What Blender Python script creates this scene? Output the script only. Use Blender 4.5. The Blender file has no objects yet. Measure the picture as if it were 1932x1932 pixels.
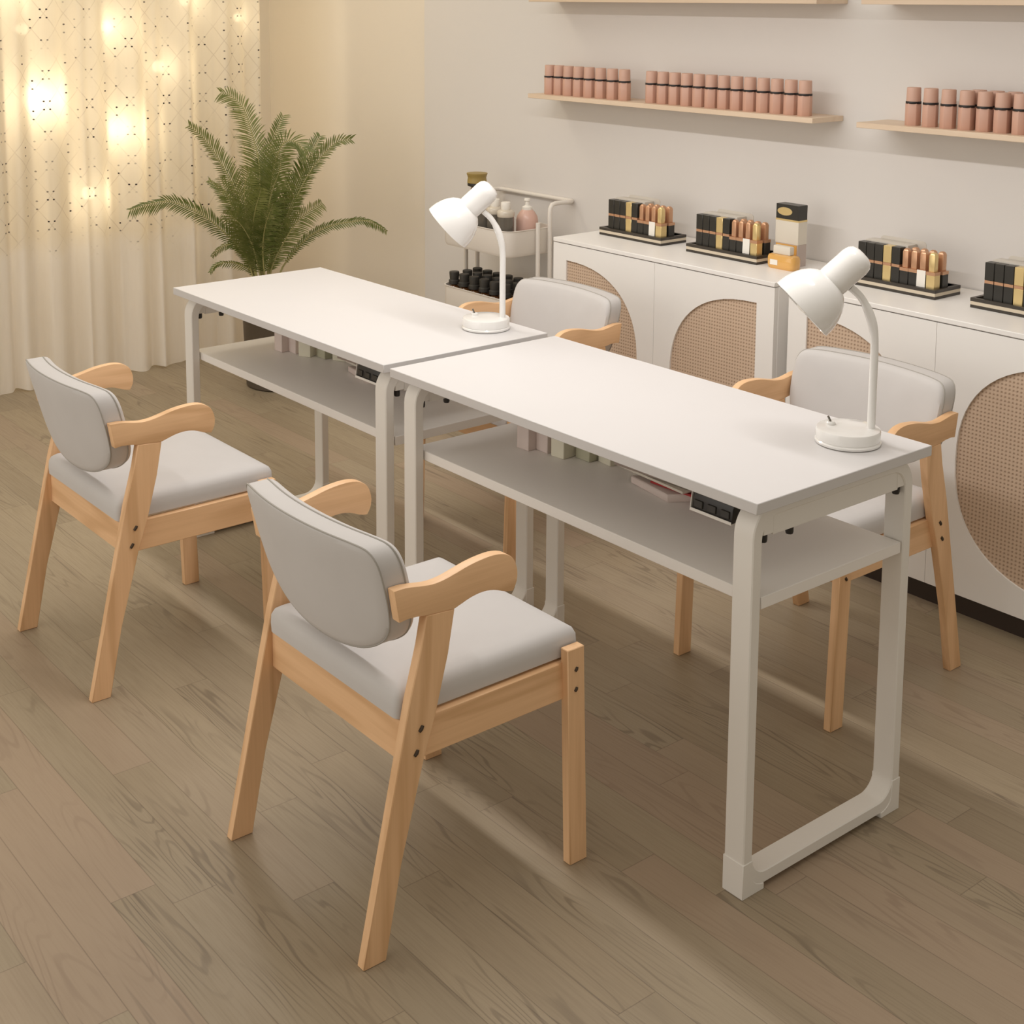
import bpy, bmesh, math, random
from mathutils import Vector, Matrix
random.seed(7)
C = bpy.context.scene.collection
PI = math.pi

# ------------------------------------------------------------------ node helper
class NT:
    def __init__(self, name):
        self.m = bpy.data.materials.new(name); self.m.use_nodes = True
        self.t = self.m.node_tree; self.t.nodes.clear()
        self.out = self.n('ShaderNodeOutputMaterial')
        self.p = None
    def n(self, typ, **kw):
        nd = self.t.nodes.new(typ)
        for k, v in kw.items(): setattr(nd, k, v)
        return nd
    def l(self, a, b): self.t.links.new(a, b)
    def put(self, sock, v):
        if hasattr(v, 'is_output') or isinstance(v, bpy.types.NodeSocket): self.l(v, sock)
        else: sock.default_value = v
    def math(self, op, a, b=0.0, c=0.0, clamp=False):
        nd = self.n('ShaderNodeMath', operation=op); nd.use_clamp = clamp
        for i, v in enumerate((a, b, c)): self.put(nd.inputs[i], v)
        return nd.outputs[0]
    def mapr(self, v, a, b, c, d, smooth=False):
        nd = self.n('ShaderNodeMapRange'); nd.clamp = True
        if smooth: nd.interpolation_type = 'SMOOTHSTEP'
        for i, x in enumerate((v, a, b, c, d)): self.put(nd.inputs[i], x)
        return nd.outputs[0]
    def mix(self, f, a, b, mode='MIX'):
        nd = self.n('ShaderNodeMix', data_type='RGBA', blend_type=mode); nd.clamp_factor = True
        self.put(nd.inputs[0], f)
        for i, v in ((6, a), (7, b)):
            if isinstance(v, tuple): v = (*v, 1.0) if len(v) == 3 else v
            self.put(nd.inputs[i], v)
        return nd.outputs[2]
    def coord(self, which='Object'):
        return self.n('ShaderNodeTexCoord').outputs[which]
    def mapping(self, vec, scale=(1, 1, 1), loc=(0, 0, 0), rot=(0, 0, 0)):
        nd = self.n('ShaderNodeMapping'); self.l(vec, nd.inputs[0])
        nd.inputs[1].default_value = loc; nd.inputs[2].default_value = rot; nd.inputs[3].default_value = scale
        return nd.outputs[0]
    def noise(self, vec, scale=5, detail=3, rough=.5, w=None, dist=0.0):
        nd = self.n('ShaderNodeTexNoise')
        if w is not None:
            nd.noise_dimensions = '4D'; self.put(nd.inputs['W'], w)
        if vec is not None: self.l(vec, nd.inputs['Vector'])
        nd.inputs['Scale'].default_value = scale; nd.inputs['Detail'].default_value = detail
        nd.inputs['Roughness'].default_value = rough; nd.inputs['Distortion'].default_value = dist
        return nd.outputs[0]
    def sep(self, vec):
        nd = self.n('ShaderNodeSeparateXYZ'); self.l(vec, nd.inputs[0]); return nd.outputs
    def comb(self, x, y, z):
        nd = self.n('ShaderNodeCombineXYZ')
        for i, v in enumerate((x, y, z)): self.put(nd.inputs[i], v)
        return nd.outputs[0]
    def bump(self, h, strength=.2, dist=.002):
        nd = self.n('ShaderNodeBump'); self.l(h, nd.inputs['Height'])
        nd.inputs['Strength'].default_value = strength; nd.inputs['Distance'].default_value = dist
        return nd.outputs[0]
    def pbr(self, col=(.8, .8, .8), rough=.5, metal=0.0, spec=.5, trans=0.0, coat=0.0, normal=None, sheen=0.0, ior=1.5, emis=None, estr=0.0):
        p = self.n('ShaderNodeBsdfPrincipled'); self.p = p
        if isinstance(col, tuple): col = (*col, 1.0) if len(col) == 3 else col
        self.put(p.inputs['Base Color'], col); self.put(p.inputs['Roughness'], rough)
        p.inputs['Metallic'].default_value = metal; p.inputs['Specular IOR Level'].default_value = spec
        p.inputs['Transmission Weight'].default_value = trans; p.inputs['Coat Weight'].default_value = coat
        p.inputs['Sheen Weight'].default_value = sheen; p.inputs['IOR'].default_value = ior
        if emis: p.inputs['Emission Color'].default_value = (*emis, 1); p.inputs['Emission Strength'].default_value = estr
        if normal is not None: self.l(normal, p.inputs['Normal'])
        self.l(p.outputs[0], self.out.inputs[0])
        return self

def plain(name, col, rough=.5, var=.04, **kw):
    """a nearly uniform surface with a faint procedural unevenness"""
    t = NT(name)
    n = t.noise(t.coord('Object'), 9, 3)
    c = t.mix(n, tuple(x * (1 - var) for x in col), tuple(min(1, x * (1 + var)) for x in col))
    return t.pbr(c, rough, **kw).m

def wood(name, base, dark, axis, ring=26, stretch=9.0, rough=.42):
    t = NT(name)
    inf = t.n('ShaderNodeObjectInfo')
    s = [ring / 3.2] * 3; s[axis] = ring / 3.2 / stretch
    v = t.mapping(t.coord('Object'), tuple(s))
    w = t.math('MULTIPLY', inf.outputs['Random'], 20.0)
    big = t.noise(v, 1.0, 2, .5, w=w, dist=.25)
    rings = t.math('SINE', t.math('MULTIPLY', big, 42.0))
    rings = t.mapr(rings, -.2, 1.0, 0, 1)
    s2 = [160.0] * 3; s2[axis] = 5.0
    fine = t.noise(t.mapping(t.coord('Object'), tuple(s2)), 1.0, 3, .6, w=w)
    f = t.math('ADD', t.math('MULTIPLY', rings, .52), t.math('MULTIPLY', t.mapr(fine, .35, .75, 0, 1), .30))
    c = t.mix(f, base, dark)
    return t.pbr(c, rough, spec=.4, normal=t.bump(fine, .08, .001)).m

M = {}
M['laminate'] = plain('white_laminate', (.635, .62, .62), .38, .012)
M['laminate_shade_lift'] = plain('white_laminate_shade_lift', (.86, .83, .80), .45, .012)  # same laminate as the tabletop, coloured paler to offset the shade beneath it
M['edge'] = plain('white_edge_band', (.80, .77, .73), .5, .015)
M['white_metal'] = plain('white_powder_coat', (.80, .775, .735), .42, .015)
M['lamp'] = plain('white_lamp_plastic', (.84, .83, .815), .16, .01, coat=.5)
M['cab'] = plain('white_cabinet_lacquer', (.88, .865, .845), .4, .012)
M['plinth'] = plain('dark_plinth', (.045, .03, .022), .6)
M['cart'] = plain('cart_cream_metal', (.78, .735, .68), .4, .015)
M['black'] = plain('black_plastic', (.018, .016, .015), .4)
M['black_case'] = plain('black_cosmetic_case', (.028, .026, .022), .32, .2)
M['tray_black'] = plain('black_tray', (.04, .032, .024), .35)
M['tray_band'] = plain('cream_tray_band', (.62, .54, .42), .4)
M['rose'] = plain('rose_gold', (.62, .36, .22), .3, .08, metal=.55)
M['gold'] = plain('gold', (.80, .62, .30), .28, .08, metal=.6)
M['label'] = plain('white_label', (.85, .82, .76), .6)
M['acrylic'] = plain('grey_acrylic', (.60, .56, .50), .3)
M['pink_a'] = plain('pink_tube', (.60, .36, .275), .5, .05)
M['pink_b'] = plain('pink_cap', (.61, .385, .30), .5, .05)
M['band'] = plain('black_band', (.012, .008, .008), .5)
M['amber'] = plain('amber_glass', (.16, .06, .014), .12, .1, coat=.6)
M['amber_light'] = plain('amber_perfume', (.72, .40, .11), .12, .1, coat=.6)
M['olive'] = plain('olive_lid', (.33, .235, .07), .45)
M['brown'] = plain('brown_glass', (.16, .085, .045), .2, coat=.4)
M['smoke'] = plain('smoked_glass', (.13, .115, .095), .12, .25, coat=.6)
M['glass_top'] = plain('frosted_glass', (.62, .56, .47), .2, .05, coat=.5)
M['cap_dark'] = plain('dark_cap', (.035, .032, .027), .5)
M['pink_liquid'] = plain('pink_bottle', (.66, .43, .36), .3)
M['cream'] = plain('cream_card', (.72, .67, .58), .5)
M['greypink'] = plain('grey_pink_card', (.50, .42, .38), .5)
M['carton'] = plain('pale_pink_carton', (.70, .60, .56), .6, .12)
M['greenish'] = plain('pale_green_plastic', (.47, .46, .34), .45, .1)
M['ivory'] = plain('ivory_card', (.74, .71, .58), .5, .05)
M['folder'] = plain('taupe_folder', (.36, .29, .25), .5)
M['red'] = plain('red_strip', (.42, .03, .03), .4)
M['pot'] = plain('dark_pot', (.085, .065, .045), .55, .15)
M['soil'] = plain('soil', (.05, .035, .022), .9, .3)
M['shelf_wood'] = wood('light_shelf_wood', (.74, .595, .455), (.67, .52, .38), 0, 20, 10)
for i, a in enumerate('xyz'):
    M['wood_' + a] = wood('pine_along_' + a, (.83, .535, .305), (.62, .365, .18), i)
M['bolt'] = plain('bolt_hole', (.05, .03, .015), .5)

t = NT('grey_fabric')
v = t.coord('Object')
n = t.noise(t.mapping(v, (900, 900, 900)), 1, 2)
n2 = t.noise(v, 14, 3)
col = t.mix(n2, (.545, .525, .515), (.585, .565, .555))
t.pbr(col, .75, spec=.25, sheen=.15, normal=t.bump(n, .12, .0006)); M['fabric'] = t.m
M['piping'] = plain('grey_piping', (.36, .34, .31), .7)

# walls
t = NT('white_wall_paint'); n = t.noise(t.coord('Object'), 2.0, 3)
t.pbr(t.mix(n, (.70, .675, .65), (.725, .695, .67)), .85, spec=.2); M['wall'] = t.m
t = NT('beige_wall_paint'); n = t.noise(t.coord('Object'), 2.0, 3)
t.pbr(t.mix(n, (.77, .71, .62), (.79, .73, .64)), .85, spec=.2); M['wall_beige'] = t.m

# floor: planks along x
def floor_mat():
    t = NT('plank_floor')
    x, y, z = t.sep(t.coord('Object'))[0:3]
    pw, pl = .0865, .92
    yy = t.math('DIVIDE', t.math('ADD', y, .0045 + 60 * pw), pw)
    row = t.math('FLOOR', yy); fy = t.math('FRACT', yy)
    wn = t.n('ShaderNodeTexWhiteNoise', noise_dimensions='1D'); t.l(row, wn.inputs['W'])
    xx = t.math('ADD', t.math('DIVIDE', x, pl), t.math('MULTIPLY', wn.outputs[0], 13.0))
    colm = t.math('FLOOR', xx); fx = t.math('FRACT', xx)
    wn2 = t.n('ShaderNodeTexWhiteNoise', noise_dimensions='2D'); t.l(t.comb(row, colm, 0), wn2.inputs['Vector'])
    rnd = wn2.outputs[0]
    wn3 = t.n('ShaderNodeTexWhiteNoise', noise_dimensions='2D'); t.l(t.comb(colm, row, 0), wn3.inputs['Vector'])
    rnd2 = wn3.outputs[0]
    w = t.math('MULTIPLY', rnd, 60.0)
    v = t.comb(t.math('MULTIPLY', x, 1.15), t.math('MULTIPLY', y, 11.0), 0.0)
    big = t.noise(v, 1.0, 2, .45, w=w, dist=.25)
    rings = t.math('SINE', t.math('MULTIPLY', big, 120.0))
    rings = t.mapr(rings, .45, 1.0, 0, 1, True)
    amt = t.noise(t.comb(t.math('MULTIPLY', x, 2.2), t.math('MULTIPLY', y, 7.0), 0.0), 1.0, 2, .5, w=t.math('ADD', w, 9.0))
    rings = t.math('MULTIPLY', rings, t.mapr(amt, .46, .66, 0, 1, True))
    fine = t.noise(t.comb(t.math('MULTIPLY', x, 9.0), t.math('MULTIPLY', y, 260.0), 0.0), 1.0, 4, .6, w=w)
    blot = t.noise(t.comb(t.math('MULTIPLY', x, 1.6), t.math('MULTIPLY', y, 8.0), 0.0), 1.0, 3, .55, w=t.math('ADD', w, 3.0))
    c = t.mix(rnd, (.350, .282, .190), (.285, .224, .148))
    c = t.mix(t.math('MULTIPLY', rnd2, .55), c, (.305, .258, .185))
    c = t.mix(t.mapr(blot, .3, .72, 0, .4), c, (.40, .325, .228))
    c = t.mix(t.mapr(fine, .45, .8, 0, .36), c, (.17, .125, .08))
    c = t.mix(t.math('MULTIPLY', rings, .46), c, (.10, .072, .048))
    c = t.mix(t.mapr(rnd2, .62, .95, 0, .55), c, (.385, .275, .195))
    crk = t.noise(t.comb(t.math('MULTIPLY', x, 1.3), t.math('MULTIPLY', y, 62.0), 0.0), 1.0, 2, .5, w=t.math('ADD', w, 17.0), dist=.3)
    c = t.mix(t.mapr(crk, .66, .74, 0, .62), c, (.11, .08, .055))
    # seams
    dy = t.math('MINIMUM', fy, t.math('SUBTRACT', 1.0, fy))
    dx = t.math('MULTIPLY', t.math('MINIMUM', fx, t.math('SUBTRACT', 1.0, fx)), pl / pw)
    d = t.math('MINIMUM', dy, dx)
    seam = t.mapr(d, .004, .016, 1, 0)
    c = t.mix(t.math('MULTIPLY', seam, .42), c, (.09, .06, .04))
    hgt = t.math('SUBTRACT', t.math('MULTIPLY', fine, .2), seam)
    t.pbr(c, t.mapr(fine, .2, .8, .36, .52), spec=.45, normal=t.bump(hgt, .18, .001))
    return t.m
M['floor'] = floor_mat()

def rattan_mat():
    t = NT('woven_rattan')
    x, y, z = t.sep(t.coord('Object'))[0:3]
    k = 1 / .0105
    def stripes(v, sharp):
        return t.mapr(t.math('ABSOLUTE', t.math('SINE', t.math('MULTIPLY', v, k * PI))), sharp, 1.0, 0, 1, True)
    hx, hz = stripes(x, .55), stripes(z, .55)
    hole = t.math('MULTIPLY', hx, hz)
    dg = stripes(t.math('MULTIPLY', t.math('ADD', x, z), 1.0), .80)
    n = t.noise(t.coord('Object'), 6, 3)
    c = t.mix(n, (.60, .45, .335), (.67, .52, .395))
    c = t.mix(t.math('MULTIPLY', dg, .18), c, (.38, .24, .15))
    c = t.mix(t.math('MULTIPLY', hole, .62), c, (.24, .145, .09))
    h = t.math('SUBTRACT', 1.0, hole)
    t.pbr(c, .6, spec=.3, normal=t.bump(h, .5, .002)); return t.m
M['rattan'] = rattan_mat()

def leaf_mat():
    t = NT('palm_leaf')
    n = t.noise(t.coord('Object'), 7, 3); n2 = t.noise(t.coord('Object'), 42, 2)
    inf = t.n('ShaderNodeObjectInfo')
    c = t.mix(n, (.05, .092, .014), (.18, .22, .05))
    c = t.mix(t.mapr(n2, .45, .75, 0, .6), c, (.44, .42, .19))  # pale patches paint highlights into the leaf colour
    c = t.mix(t.math('MULTIPLY', inf.outputs['Random'], .5), c, (.30, .31, .10))  # per-frond yellowing imitates fronds caught by warm light
    p = t.n('ShaderNodeBsdfPrincipled'); t.l(c, p.inputs['Base Color']); p.inputs['Roughness'].default_value = .42
    tr = t.n('ShaderNodeBsdfTranslucent'); t.l(c, tr.inputs[0])
    mx = t.n('ShaderNodeMixShader'); mx.inputs[0].default_value = .3
    t.l(p.outputs[0], mx.inputs[1]); t.l(tr.outputs[0], mx.inputs[2]); t.l(mx.outputs[0], t.out.inputs[0])
    return t.m
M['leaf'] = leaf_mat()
M['stem'] = plain('palm_stem', (.38, .35, .14), .5, .15)

def curtain_mat():
    """sheer cloth; the upper part is embroidered with a net of fine threads and dark beads"""
    t = NT('sheer_curtain')
    uv = t.sep(t.n('ShaderNodeUVMap').outputs[0])
    u, v = uv[0], uv[1]
    PX, PZ = .150, .122
    def beads(ou, ov):
        a = t.math('MULTIPLY', t.math('SUBTRACT', t.math('FRACT', t.math('ADD', t.math('DIVIDE', u, PX), ou)), .5), PX)
        b = t.math('MULTIPLY', t.math('SUBTRACT', t.math('FRACT', t.math('ADD', t.math('DIVIDE', v, PZ), ov)), .5), PZ)
        return t.math('ABSOLUTE', a), t.math('ABSOLUTE', b)
    res = None
    for ou, ov, sx in ((0, 0, .0095), (.5, .5, 0.0), (.27, .33, 0.0)):
        a, b = beads(ou, ov)
        dx = t.math('SUBTRACT', a, sx); dz = t.math('SUBTRACT', b, .0165)
        r = t.math('SQRT', t.math('ADD', t.math('MULTIPLY', dx, dx), t.math('MULTIPLY', dz, dz)))
        m = t.mapr(r, 0.0026, .0038, 1, 0)
        res = m if res is None else t.math('MAXIMUM', res, m)
    # threads of the net: two families of diagonals
    thr = None
    for sg in (1, -1):
        q = t.math('ADD', t.math('DIVIDE', u, PX), t.math('MULTIPLY', t.math('DIVIDE', v, PZ), sg * .5))
        f = t.math('ABSOLUTE', t.math('SUBTRACT', t.math('FRACT', t.math('MULTIPLY', q, 2.0)), .5))
        m = t.mapr(f, .0, .035, 1, 0)
        thr = m if thr is None else t.math('MAXIMUM', thr, m)
    nn = t.noise(t.n('ShaderNodeUVMap').outputs[0], 9, 2)
    lace = t.mapr(t.math('ADD', v, t.math('MULTIPLY', t.math('SUBTRACT', nn, .5), .10)), .53, .63, 0, 1, True)
    fade = t.mapr(nn, .40, .58, .15, 1)
    bead = t.math('MULTIPLY', t.math('MULTIPLY', res, lace), fade)
    thr = t.math('MULTIPLY', t.math('MULTIPLY', thr, lace), t.math('MULTIPLY', fade, .35))
    weave = t.noise(t.comb(t.math('MULTIPLY', u, 130.0), t.math('MULTIPLY', v, 9.0), 0.0), 1, 3)
    c = t.mix(weave, (.90, .85, .77), (.95, .91, .84))
    c = t.mix(t.math('MULTIPLY', lace, .45), c, (.88, .78, .58))
    c = t.mix(thr, c, (.42, .34, .26))
    c = t.mix(bead, c, (.03, .02, .02))
    d = t.n('ShaderNodeBsdfDiffuse'); t.l(c, d.inputs[0])
    tl = t.n('ShaderNodeBsdfTranslucent'); t.l(c, tl.inputs[0])
    m1 = t.n('ShaderNodeMixShader'); m1.inputs[0].default_value = .37
    t.l(d.outputs[0], m1.inputs[1]); t.l(tl.outputs[0], m1.inputs[2])
    tp = t.n('ShaderNodeBsdfTransparent'); tp.inputs[0].default_value = (1, .95, .85, 1)
    m2 = t.n('ShaderNodeMixShader')
    t.put(m2.inputs[0], t.math('MULTIPLY', t.math('MULTIPLY', lace, .012), t.math('SUBTRACT', 1.0, bead)))
    t.l(m1.outputs[0], m2.inputs[1]); t.l(tp.outputs[0], m2.inputs[2]); t.l(m2.outputs[0], t.out.inputs[0])
    return t.m
M['curtain'] = curtain_mat()

def emit(name, col, s):
    t = NT(name); e = t.n('ShaderNodeEmission'); e.inputs[0].default_value = (*col, 1); e.inputs[1].default_value = s
    t.l(e.outputs[0], t.out.inputs[0]); return t.m

# ------------------------------------------------------------------ mesh helper
class MB:
    def __init__(self): self.b = bmesh.new()
    def face(self, vs):
        try: return self.b.faces.new(vs)
        except ValueError: return None
    def box(self, x0, x1, y0, y1, z0, z1):
        v = [self.b.verts.new(p) for p in ((x0, y0, z0), (x1, y0, z0), (x1, y1, z0), (x0, y1, z0), (x0, y0, z1), (x1, y0, z1), (x1, y1, z1), (x0, y1, z1))]
        for f in ((0, 3, 2, 1), (4, 5, 6, 7), (0, 1, 5, 4), (1, 2, 6, 5), (2, 3, 7, 6), (3, 0, 4, 7)): self.face([v[i] for i in f])
        return self
    def prism(self, poly, axis, a, b):
        """poly: 2D points; axis 0: (y,z) extruded in x; 1: (x,z) in y; 2: (x,y) in z"""
        def P(p, h): return {0: (h, p[0], p[1]), 1: (p[0], h, p[1]), 2: (p[0], p[1], h)}[axis]
        A = [self.b.verts.new(P(p, a)) for p in poly]; B = [self.b.verts.new(P(p, b)) for p in poly]
        n = len(poly); self.face(A[::-1]); self.face(B)
        for i in range(n): self.face([A[i], A[(i + 1) % n], B[(i + 1) % n], B[i]])
        return self
    def loft(self, rings, cap0=True, cap1=True, closed=True):
        R = [[self.b.verts.new(p) for p in r] for r in rings]
        n = len(R[0])
        for a, b in zip(R, R[1:]):
            for i in range(n if closed else n - 1): self.face([a[i], a[(i + 1) % n], b[(i + 1) % n], b[i]])
        if cap0: self.face(R[0][::-1])
        if cap1: self.face(R[-1])
        return self
    def lathe(self, prof, c=(0, 0, 0), n=24, mat=None, cap=True):
        """prof: (radius, height) pairs around the z axis (or the axis given by mat)"""
        rings = []
        for r, h in prof:
            ring = []
            for i in range(n):
                a = 2 * PI * i / n; p = Vector((r * math.cos(a), r * math.sin(a), h))
                if mat: p = mat @ p
                ring.append(p + Vector(c))
            rings.append(ring)
        return self.loft(rings, cap, cap)
    def tube(self, path, r, n=10, cap=True, closed=False):
        P = [Vector(p) for p in path]; m = len(P); rings = []
        T = []
        for i in range(m):
            a = P[i - 1] if (i > 0 or closed) else P[i]; b = P[(i + 1) % m] if (i < m - 1 or closed) else P[i]
            T.append((b - a).normalized())
        up = Vector((0, 0, 1)) if abs(T[0].z) < .9 else Vector((1, 0, 0))
        nrm = (up - T[0] * up.dot(T[0])).normalized()
        for i in range(m):
            nrm = (nrm - T[i] * nrm.dot(T[i])).normalized(); bi = T[i].cross(nrm)
            rr = r[i] if isinstance(r, (list, tuple)) else r
            rings.append([P[i] + (nrm * math.cos(2 * PI * k / n) + bi * math.sin(2 * PI * k / n)) * rr for k in range(n)])
        if closed: rings.append(rings[0][:]); return self.loft(rings, False, False)
        return self.loft(rings, cap, cap)
    def build(self, name, mat, parent=None, bevel=0, seg=2, smooth=False, ang=35):
        b = self.b
        bmesh.ops.remove_doubles(b, verts=b.verts, dist=1e-6)
        bmesh.ops.recalc_face_normals(b, faces=b.faces)
        if bevel:
            es = [e for e in b.edges if len(e.link_faces) == 2 and e.calc_face_angle(0) > math.radians(ang)]
            bmesh.ops.bevel(b, geom=es, offset=bevel, segments=seg, profile=.6, affect='EDGES', clamp_overlap=True)
        me = bpy.data.meshes.new(name); b.to_mesh(me); b.free()
        if mat: me.materials.append(M[mat] if isinstance(mat, str) else mat)
        if smooth or bevel:
            for p in me.polygons: p.use_smooth = True
            try: me.set_sharp_from_angle(angle=math.radians(42))
            except Exception: pass
        o = bpy.data.objects.new(name, me); C.objects.link(o)
        if parent: o.parent = parent
        return o

def tag(o, label, cat, group=None):
    o['label'] = label; o['category'] = cat
    if group: o['group'] = group
    return o
def thing(name, label, cat, loc=(0, 0, 0), rz=0, group=None):
    o = bpy.data.objects.new(name, None); C.objects.link(o)
    o.empty_display_size = .1; o.location = loc; o.rotation_euler = (0, 0, rz)
    return tag(o, label, cat, group)
def struct(o): o['kind'] = 'structure'; return o
def dup(root, loc, rz, label, group=None):
    r = root.copy(); C.objects.link(r); r.location = loc; r.rotation_euler = (0, 0, rz); r['label'] = label
    if group: r['group'] = group
    for ch in list(root.children):
        c = ch.copy(); C.objects.link(c); c.parent = r
        for g in list(ch.children):
            d = g.copy(); C.objects.link(d); d.parent = c
    return r

def spline(pts, closed=False, k=4):
    """Catmull-Rom through the points"""
    n = len(pts); out = []
    rng = range(n) if closed else range(n - 1)
    for i in rng:
        if closed: p0, p1, p2, p3 = pts[i - 1], pts[i], pts[(i + 1) % n], pts[(i + 2) % n]
        else: p0, p1, p2, p3 = pts[max(i - 1, 0)], pts[i], pts[i + 1], pts[min(i + 2, n - 1)]
        for j in range(k):
            s = j / k
            out.append(tuple(.5 * (2 * b + (c - a) * s + (2 * a - 5 * b + 4 * c - d) * s * s + (3 * b - a - 3 * c + d) * s ** 3) for a, b, c, d in zip(p0, p1, p2, p3)))
    if not closed: out.append(tuple(pts[-1]))
    return out
def rrect(x0, x1, y0, y1, r, n=6):
    out = []
    for cx, cy, a0 in ((x1 - r, y1 - r, 0), (x0 + r, y1 - r, 90), (x0 + r, y0 + r, 180), (x1 - r, y0 + r, 270)):
        for i in range(n + 1):
            a = math.radians(a0 + 90 * i / n); out.append((cx + r * math.cos(a), cy + r * math.sin(a)))
    return out

# ------------------------------------------------------------------ the room
struct(MB().box(-3.7, 3.2, -3.2, 1.95, -.05, 0).build('floor', 'floor'))
struct(MB().box(-2.19, 3.2, 1.70, 1.85, 0, 2.75).build('wall_back', 'wall'))
struct(MB().box(-3.55, -2.19, 1.735, 1.885, 0, 2.75).build('wall_alcove', 'wall_beige'))
struct(MB().box(-3.70, -3.55, -3.2, 1.885, 0, 2.75).build('wall_left', 'wall_beige'))

# ------------------------------------------------------------------ desks
TW, TD, TH = 1.0884, .506, .75
INS = .024
def make_desk(label):
    t = thing('manicure_desk', label, 'desk', (0, 0, 0), 0, 'white desks pushed end to end')
    MB().box(0, TW, 0, TD, TH - .0205, TH).build('tabletop', 'laminate', t, .0012, 1)
    y0, y1, z0, z1, th = .022, .485, .010, TH - .0205, .024
    for x0 in (INS, TW - INS - .0455):
        outer = rrect(y0, y1, z0, z1, .058, 8); inner = rrect(y0 + th, y1 - th, z0 + th, z1 - th, .040, 8)
        m = MB(); x1 = x0 + .0455
        rings = []
        for a, b in zip(outer, inner):
            rings.append([(x0, *a), (x1, *a), (x1, *b), (x0, *b)])
        rings.append(rings[0])
        m.loft(rings, False, False)
        fr = m.build('leg_frame', 'white_metal', t, .002, 1)
        for s in (0, 1):
            pr = [(.0205, 0), (.079, 0), (.079, .0115), (.070, .013), (.058, .018), (.050, .026), (.0465, .038), (.0465, .067), (.0205, .067)]
            if s: pr = [(.507 - p[0], p[1]) for p in pr]
            MB().prism(pr, 0, x0 - .0012, x1 + .0012).build('foot_cap', 'white_metal', fr, .0008, 1)
    MB().box(INS + .002, TW - INS - .002, .050, .4565, .5385, .561).build('undershelf', 'laminate_shade_lift', t, .001, 1)
    for x0 in (INS + .004, TW - INS - .024):
        ap = MB().box(x0, x0 + .02, .078, .442, .668, TH - .0205).build('end_apron', 'white_metal', t, .001, 1)
        xc = x0 + .01
        for yy in (.064, .450):
            bl = MB().box(xc - .011, xc + .011, yy - .012, yy + .014, .672, TH - .0205).build('corner_block', 'white_metal', t, .001, 1)
            MB().lathe([(.0065, .656), (.0075, .660), (.0075, .672)], (xc, yy, 0), 12).build('screw_knob', 'black', bl, smooth=True)
        MB().lathe([(.0065, .654), (.0075, .658), (.0075, .668)], (xc, .135, 0), 12).build('screw_knob', 'black', ap, smooth=True)
    return t
desk = make_desk('white two-tier desk nearer the camera, beside the woven-door cabinets')
desk2 = dup(desk, (-TW - .0324, .0053, 0), 0, 'white two-tier desk farther away, standing in front of the palm')

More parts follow.
